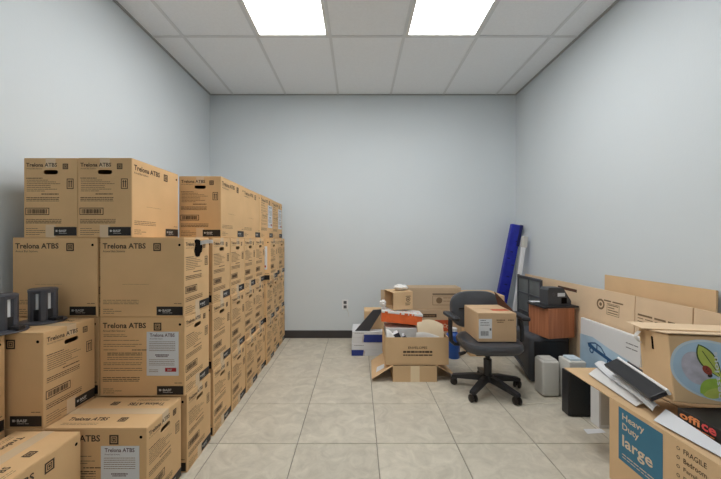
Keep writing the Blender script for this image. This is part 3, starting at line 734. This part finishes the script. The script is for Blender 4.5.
# white printed flat box
t = thing('picture_box', 'flat white box printed with a small blue car, leaning by the cardboard', 'box', (1.682, 1.965, 0)); t.rotation_euler = (0, R(.6), 0)
MB().rbox(0, .028, 0, .53, 0, .555, r=.003, seg=1).obj('box_body', 'white_gloss', t)
F = Face((0, .53, 0), (0,-1,0), (0,0,1), .53, .555)
a = flatmb(); F.poly(a, [(.0, .22), (.25, .20), (.55, .26), (.86, .30), (.86, 1), (0, 1)]); o = a.obj('blue_print', 'sky_blue', t)
a = flatmb()
for x, y in ((.23, .375), (.55, .425)): F.ring(a, x, y, .042, .022, 16, 2)
F.poly(a, [(.15, .30), (.19, .285), (.30, .325), (.47, .355), (.62, .385), (.66, .41), (.655, .435), (.60, .43), (.50, .405), (.30, .372), (.17, .345)], 1.6)
for q in ((.20, .29, .30, .262), (.30, .262, .40, .285), (.40, .285, .48, .358), (.33, .27, .33, .335)): F.line(a, *q, .010, 2)
a.obj('car_drawing', 'line_blue', o)
a = flatmb(); F.words(a, .80, .97, .10, .012, 1); F.words(a, .80, .97, .15, .012, 2); a.obj('small_print', 'ink_grey', t)

# ------------------------------------------------------------------ black case, wooden box, device
t = thing('equipment_case', 'large rounded black plastic case under the reddish wooden box', 'case', (1.37, 2.62, 0))
m = MB().rbox(0, .325, 0, .345, .004, .375, r=.035, seg=4)
m.v = [(x+.03*max(0, y-.05)/.3*(1-z/.375), y, z+.10*max(0, y-.05)/.3*(1-z/.375)) for x, y, z in m.v]
m.obj('case_body', 'dark_case', t, True)
MB().rbox(.03, .30, -.008, .01, .05, .335, r=.006, seg=2).obj('front_cover', 'black_plastic', t)
MB().prism([(.03, .06), (.31, .13), (.31, .145), (.03, .075)], -.002, .03, 'x').obj('side_rail', 'dark_case', t)
t = thing('wooden_box', 'reddish cherry wood box balanced on the black case', 'box', (1.472, 2.54, .3755), R(11))
for b in ((0, .235, 0, .012, 0, .232), (0, .235, .208, .22, 0, .232), (0, .012, .012, .208, 0, .232), (.223, .235, .012, .208, 0, .232)): MB().rbox(*b, r=.0015, seg=1).obj('side_board', 'cherry', t)
MB().box(.012, .223, .012, .208, 0, .012).obj('bottom_board', 'cherry', t); MB().box(.012, .223, .012, .208, .215, .230).obj('top_board', 'cherry', t)
o = MB().rbox(-.035, .265, -.012, .20, 0, .014, r=.004, seg=2).obj('black_tray', 'black_plastic'); o.location = (1.475, 2.56, .6085); o.rotation_euler = (0, 0, R(8))
tagp(o, 'thin black tray lying across the top of the wooden box', 'tray')
o = slab('paper_sheet', 'paper', None, [(1.43, 2.70, .6305), (1.52, 2.71, .6305), (1.52, 2.765, .6305), (1.43, 2.765, .6305)], .001); tagp(o, 'white paper sheet on the black tray above the wooden box', 'paper')
t = thing('desk_device', 'black angular desk device with a white sticker, on the wooden box', 'device', (1.50, 2.60, .6235), R(8))
MB().prism([(0, 0), (.205, 0), (.205, .03), (.135, .135), (.015, .140), (0, .12)], 0, .09, 'y').obj('device_body', 'dark_case', t)
MB().rbox(.085, .150, -.0015, .0, .068, .096, r=.0005, seg=1).obj('sticker', 'paper', t)
MB().rbox(.118, .165, -.002, 0, .012, .058, r=.0005, seg=1).obj('slot', 'hole', t)
MB().lathe([(0, 0), (.012, 0), (.012, .004), (0, .005)], 14, Matrix.Translation((.05, 0, .085)) @ Matrix.Rotation(R(90), 4, 'X')).obj('knob', 'grey_plastic', t)

# ------------------------------------------------------------------ row of small things on the floor
t = thing('white_bin', 'small rounded off-white plastic bin in front of the black case', 'bin', (1.342, 2.385, 0))
MB().rbox(0, .125, 0, .125, .003, .262, r=.018, seg=4).obj('bin_body', 'white_plastic', t, True)
MB().rbox(.012, .113, .012, .113, .255, .268, r=.006, seg=2).obj('lid', 'white_plastic', t)
t = thing('white_case', 'tall off-white plastic case between the small bin and black speaker', 'case', (1.475, 2.295, 0))
MB().rbox(0, .12, 0, .13, .002, .29, r=.008, seg=3).obj('case_body', 'white_plastic', t, True)
MB().rbox(.02, .10, .02, .11, .288, .305, r=.005, seg=2).obj('handle', 'pale_blue', t)
t = thing('speaker', 'black mesh-fronted speaker cabinet beside the white case', 'speaker', (1.362, 2.13, 0), R(-2))
MB().rbox(0, .145, 0, .075, .0, .285, r=.004, seg=2).obj('cabinet', 'black_plastic', t)
MB().rbox(.006, .139, -.010, .001, .008, .277, r=.003, seg=2).obj('mesh_grille', 'black_mesh', t)
t = thing('white_binder', 'white boxed binder standing next to the black speaker', 'binder', (1.462, 1.995, 0))
MB().rbox(0, .11, 0, .075, 0, .262, r=.003, seg=2).obj('binder_body', 'white_gloss', t)
MB().box(.012, .10, -.001, .0005, .02, .24).obj('front_insert', 'white_plastic', t)
o = slab('paper_sheet', 'paper', None, [(1.35, 1.935, .0015), (1.47, 1.95, .0015), (1.47, 1.99, .0015), (1.36, 1.985, .0015)], .001); tagp(o, 'white sheet on the floor in front of the white binder', 'paper')

# ------------------------------------------------------------------ big moving box
t = thing('moving_box', 'large brown moving box with blue printed square and open flaps', 'box', (1.21, .97, 0))
bw, bl, bh, th = .455, .613, .386, .005
MB().box(0, th, 0, bl, 0, bh).obj('side_panel', 'kraft', t); MB().box(bw-th, bw, 0, bl, 0, bh).obj('side_panel', 'kraft', t)
MB().box(th, bw-th, 0, th, 0, bh).obj('end_panel', 'kraft', t); MB().box(th, bw-th, bl-th, bl, 0, bh).obj('end_panel', 'kraft', t)
MB().box(th, bw-th, th, bl-th, 0, th).obj('bottom_panel', 'kraft', t)
slab('flap', 'kraft', t, [(0, bl, bh+.003), (bw, bl, bh+.003), (bw, bl+.345, bh+.008), (0, bl+.345, bh+.008)], .005)
slab('flap', 'kraft', t, [(0, .004, bh+.003), (.225, .004, bh+.006), (.225, bl-.004, bh+.006), (0, bl-.004, bh+.003)], .005)
slab('flap', 'kraft', t, [(bw+.0, .004, bh+.003), (bw+.0, bl-.004, bh+.003), (.235, bl-.004, bh+.006), (.235, .004, bh+.006)], .005)
slab('flap', 'kraft', t, [(0, 0, bh+.003), (-.03, -.22, bh-.12), (bw, -.22, bh-.12), (bw, 0, bh+.003)], .005)
F = Face((0, bl, 0), (0,-1,0), (0,0,1), bl, bh)
fy = lambda Y: (1.583-Y)/bl
a = flatmb(); F.rect(a, fy(1.527), fy(1.305), .035, .66); o = a.obj('blue_square', 'teal', t); o['label'] = 'blue square printed heavy duty large'
a = flatmb(); X0, X1 = fy(1.527), fy(1.305); q = X1-X0
F.text(a, 'Heavy', X0+.10*q, X0+.62*q, .085, .185, 2, off=.015); F.text(a, 'Duty', X0+.10*q, X0+.50*q, .20, .30, 2, off=.015)
F.text(a, 'large', X0+.10*q, X0+.80*q, .34, .515, 2, off=.018)
F.words(a, X0+.10*q, X0+.85*q, .565, .014, 3, 2); F.words(a, X0+.10*q, X0+.80*q, .60, .012, 4, 2)
a.obj('square_lettering', 'cream_ink', o)
a = flatmb(); xs = fy(1.25)
for k, s_ in enumerate(('FRAGILE', 'Bedroom', 'Family Room', 'Dining Room', 'Kitchen', 'Bath', 'Garage')):
    y = .05+k*.088; F.text(a, s_, xs+.045, xs+.045+.019*len(s_), y, y+.05, off=.008)
    F.ring(a, xs+.012, y+.025, .011, .0075, 12)
a.obj('room_list', 'ink', t)
# things on top of it
zt = .3945
def bil(A, B, Cc, Dd, u, v):
    p = (Vector(A)*(1-u)+Vector(B)*u)*(1-v)+(Vector(Dd)*(1-u)+Vector(Cc)*u)*v; return p
def fold(u, v):
    p = bil((1.248, 1.475, zt+.004), (1.272, 1.815, zt+.010), (1.425, 1.925, zt+.012), (1.350, 1.49, zt+.006), u, v); p.z += .012*math.sin(math.pi*v)*(.4+.6*(1-u)); return p
o = MB().sheet(fold, 10, 8, .003).obj('white_folder', 'paper_warm', None, True)
tagp(o, 'white paper folder lying across the open flaps of the moving box', 'folder')
def curl(u, v):
    p = bil((1.240, 1.385, .424), (1.365, 1.90, .424), (1.43, 1.90, .430), (1.275, 1.39, .440), u, v); p.z += .014*math.sin(math.pi*v)+.006*math.sin(7*u); return p
o = MB().sheet(curl, 16, 8, .0015).obj('curled_sheet', 'paper', None, True)
tagp(o, 'curled white paper sheet beside the white folder on the moving box', 'paper')
t = thing('flat_case', 'flat black case with pale edge leaning on the emblem carton above the papers', 'case', (1.296, 1.55, .492)); t.rotation_euler = (R(1), R(-30), R(-13))
MB().rbox(-.036, .034, -.18, .19, -.010, .010, r=.003, seg=2).obj('case_body', 'black_plastic', t); MB().rbox(.034, .046, -.182, .192, -.012, .014, r=.003, seg=2).obj('pale_edge', 'white_gloss', t)
t = thing('document_tray', 'black plastic tray under the flat case and curled sheet', 'tray', (1.425, 1.735, zt+.018)); t.rotation_euler = (0, 0, R(-12))
MB().rbox(-.035, .075, -.14, .14, 0, .012, r=.003, seg=2).obj('tray_body', 'black_plastic', t)
MB().rbox(.066, .075, -.14, .14, .010, .045, r=.002, seg=1).obj('tray_rim', 'book', t)
def lean(u, v):
    return bil((1.222, 1.36, zt+.004), (1.250, 1.10, zt+.004), (1.284, 1.13, zt+.020), (1.284, 1.372, zt+.044), u, v)
o = MB().sheet(lean, 8, 5, .0012).obj('white_sheet', 'paper', None, True)
tagp(o, 'white paper sheet leaning on the black box with orange lettering', 'paper')
t = thing('supply_box', 'flat black box with orange and pink lettering below the emblem carton', 'box', (1.295, .985, zt+.003))
MB().rbox(0, .205, 0, .35, 0, .066, r=.002, seg=1).obj('box_body', 'panel_black', t)
F = Face((0, .35, 0), (0,-1,0), (0,0,1), .35, .066)
a = flatmb(); F.text(a, 'offi', .03, .255, .06, .50, off=.03); a.obj('title_lettering', 'orange_glow_ink', t)
a = flatmb(); F.text(a, 'ce', .27, .42, .12, .50, off=.03); a.obj('title_lettering', 'pink_ink', t)
a = flatmb(); F.words(a, .03, .4, .62, .07, 4); a.obj('small_print', 'orange_glow_ink', t)
# emblem box
t = thing('emblem_box', 'tilted brown carton with a globe, leaf and ladybird emblem on the moving box', 'carton', (1.300, 1.352, .478)); t.rotation_euler = (R(-7), R(-1), R(-13))
w_, d_, h_ = .375, .205, .268
MB().rbox(0, w_, 0, d_, 0, h_, r=.003, seg=1).obj('carton_body', 'kraft', t)
slab('top_flap', 'kraft_pale', t, [(-.006, -.012, h_+.010), (w_+.006, -.014, h_+.012), (w_+.006, d_*.55, h_+.005), (-.006, d_*.55, h_+.005)], .004)
slab('top_flap', 'kraft_pale', t, [(-.035, d_*.5, h_+.012), (w_+.006, d_*.5, h_+.010), (w_+.006, d_+.035, h_+.022), (-.035, d_+.03, h_+.026)], .004)
MB().prism([(0.10, .19), (.112, .19), (.112, .245), (.10, .245)], -.0012, .001, 'x').obj('handle_slot', 'hole', t)
MB().sheet(lambda u, v: (-.012-.018*math.sin(3*u), .16+.03*v, h_-.01-.05*u), 6, 2, .001).obj('torn_tape', 'paper_warm', t)
F = Face((.012, 0, 0), (1,0,0), (0,0,1), w_*.985, h_)
a = flatmb(); q = w_/h_
def oval(cx, cy, rx, ry, n=40, rot=0, sq=2.2):
    pts = []
    for k in range(n):
        an = 2*math.pi*k/n; c, s_ = math.cos(an), math.sin(an)
        x = math.copysign(abs(c)**(2/sq), c)*rx; y = math.copysign(abs(s_)**(2/sq), s_)*ry
        pts.append((cx+(x*math.cos(rot)-y*math.sin(rot))/w_, cy-(x*math.sin(rot)+y*math.cos(rot))/h_))
    return pts
F.poly(a, oval(.36, .50, .150, .116, rot=-.25)); em = a.obj('emblem_ground', 'pale_blue', t); em['label'] = 'pale blue oval emblem with globe, leaves and ladybird'
a = flatmb(); F.poly(a, oval(.36, .505, .140, .108, rot=-.25), 1.5); a.obj('emblem_field', 'sky_blue', em)
a = flatmb(); F.poly(a, oval(.205, .48, .050, .066, rot=.3, sq=2), 2); a.obj('globe', 'globe', em)
def leaf(x0, y0, x1, y1, wd, n=12):
    A = Vector((x0*w_, y0*h_)); B = Vector((x1*w_, y1*h_)); d = B-A; nn = Vector((-d.y, d.x)).normalized(); up, dn = [], []
    for k in range(n+1):
        u = k/n; f = math.sin(math.pi*u**.8)*wd; p_ = A+d*u
        up.append(p_+nn*f); dn.append(p_-nn*f*.75)
    return [(p_.x/w_, p_.y/h_) for p_ in up+dn[::-1][1:-1]]
a = flatmb(); F.poly(a, leaf(.245, .12, .43, .62, .036), 2.6); a.obj('leaf_rim', 'leaf_dark', em)
a = flatmb(); F.poly(a, leaf(.250, .14, .425, .61, .030), 3.2); a.obj('leaf', 'leaf_lime', em)
a = flatmb(); F.line(a, .275, .22, .41, .57, .003, 3.8); a.obj('leaf_vein', 'leaf_dark', em)
a = flatmb(); F.poly(a, leaf(.215, .84, .46, .62, .042), 3.2); a.obj('leaf', 'leaf', em)
a = flatmb(); F.poly(a, leaf(.24, .87, .48, .76, .022), 3.8); a.obj('leaf', 'leaf_lime', em)
a = flatmb(); F.poly(a, oval(.300, .50, .014, .020, 20, .6, 2), 4.4); bg = a.obj('ladybird', 'bug', em)
a = flatmb(); F.poly(a, oval(.320, .575, .009, .008, 14, .6, 2), 4.4)
for x, y in ((.293, .485), (.305, .515), (.300, .465)): F.disc(a, x, y, .006, 8, 5)
a.obj('ladybird_head', 'panel_black', em)
a = flatmb(); F.text(a, 'pest ious', .365, .420, .22, .90, 5, off=.02, rot='down'); a.obj('emblem_lettering', 'paper', em)
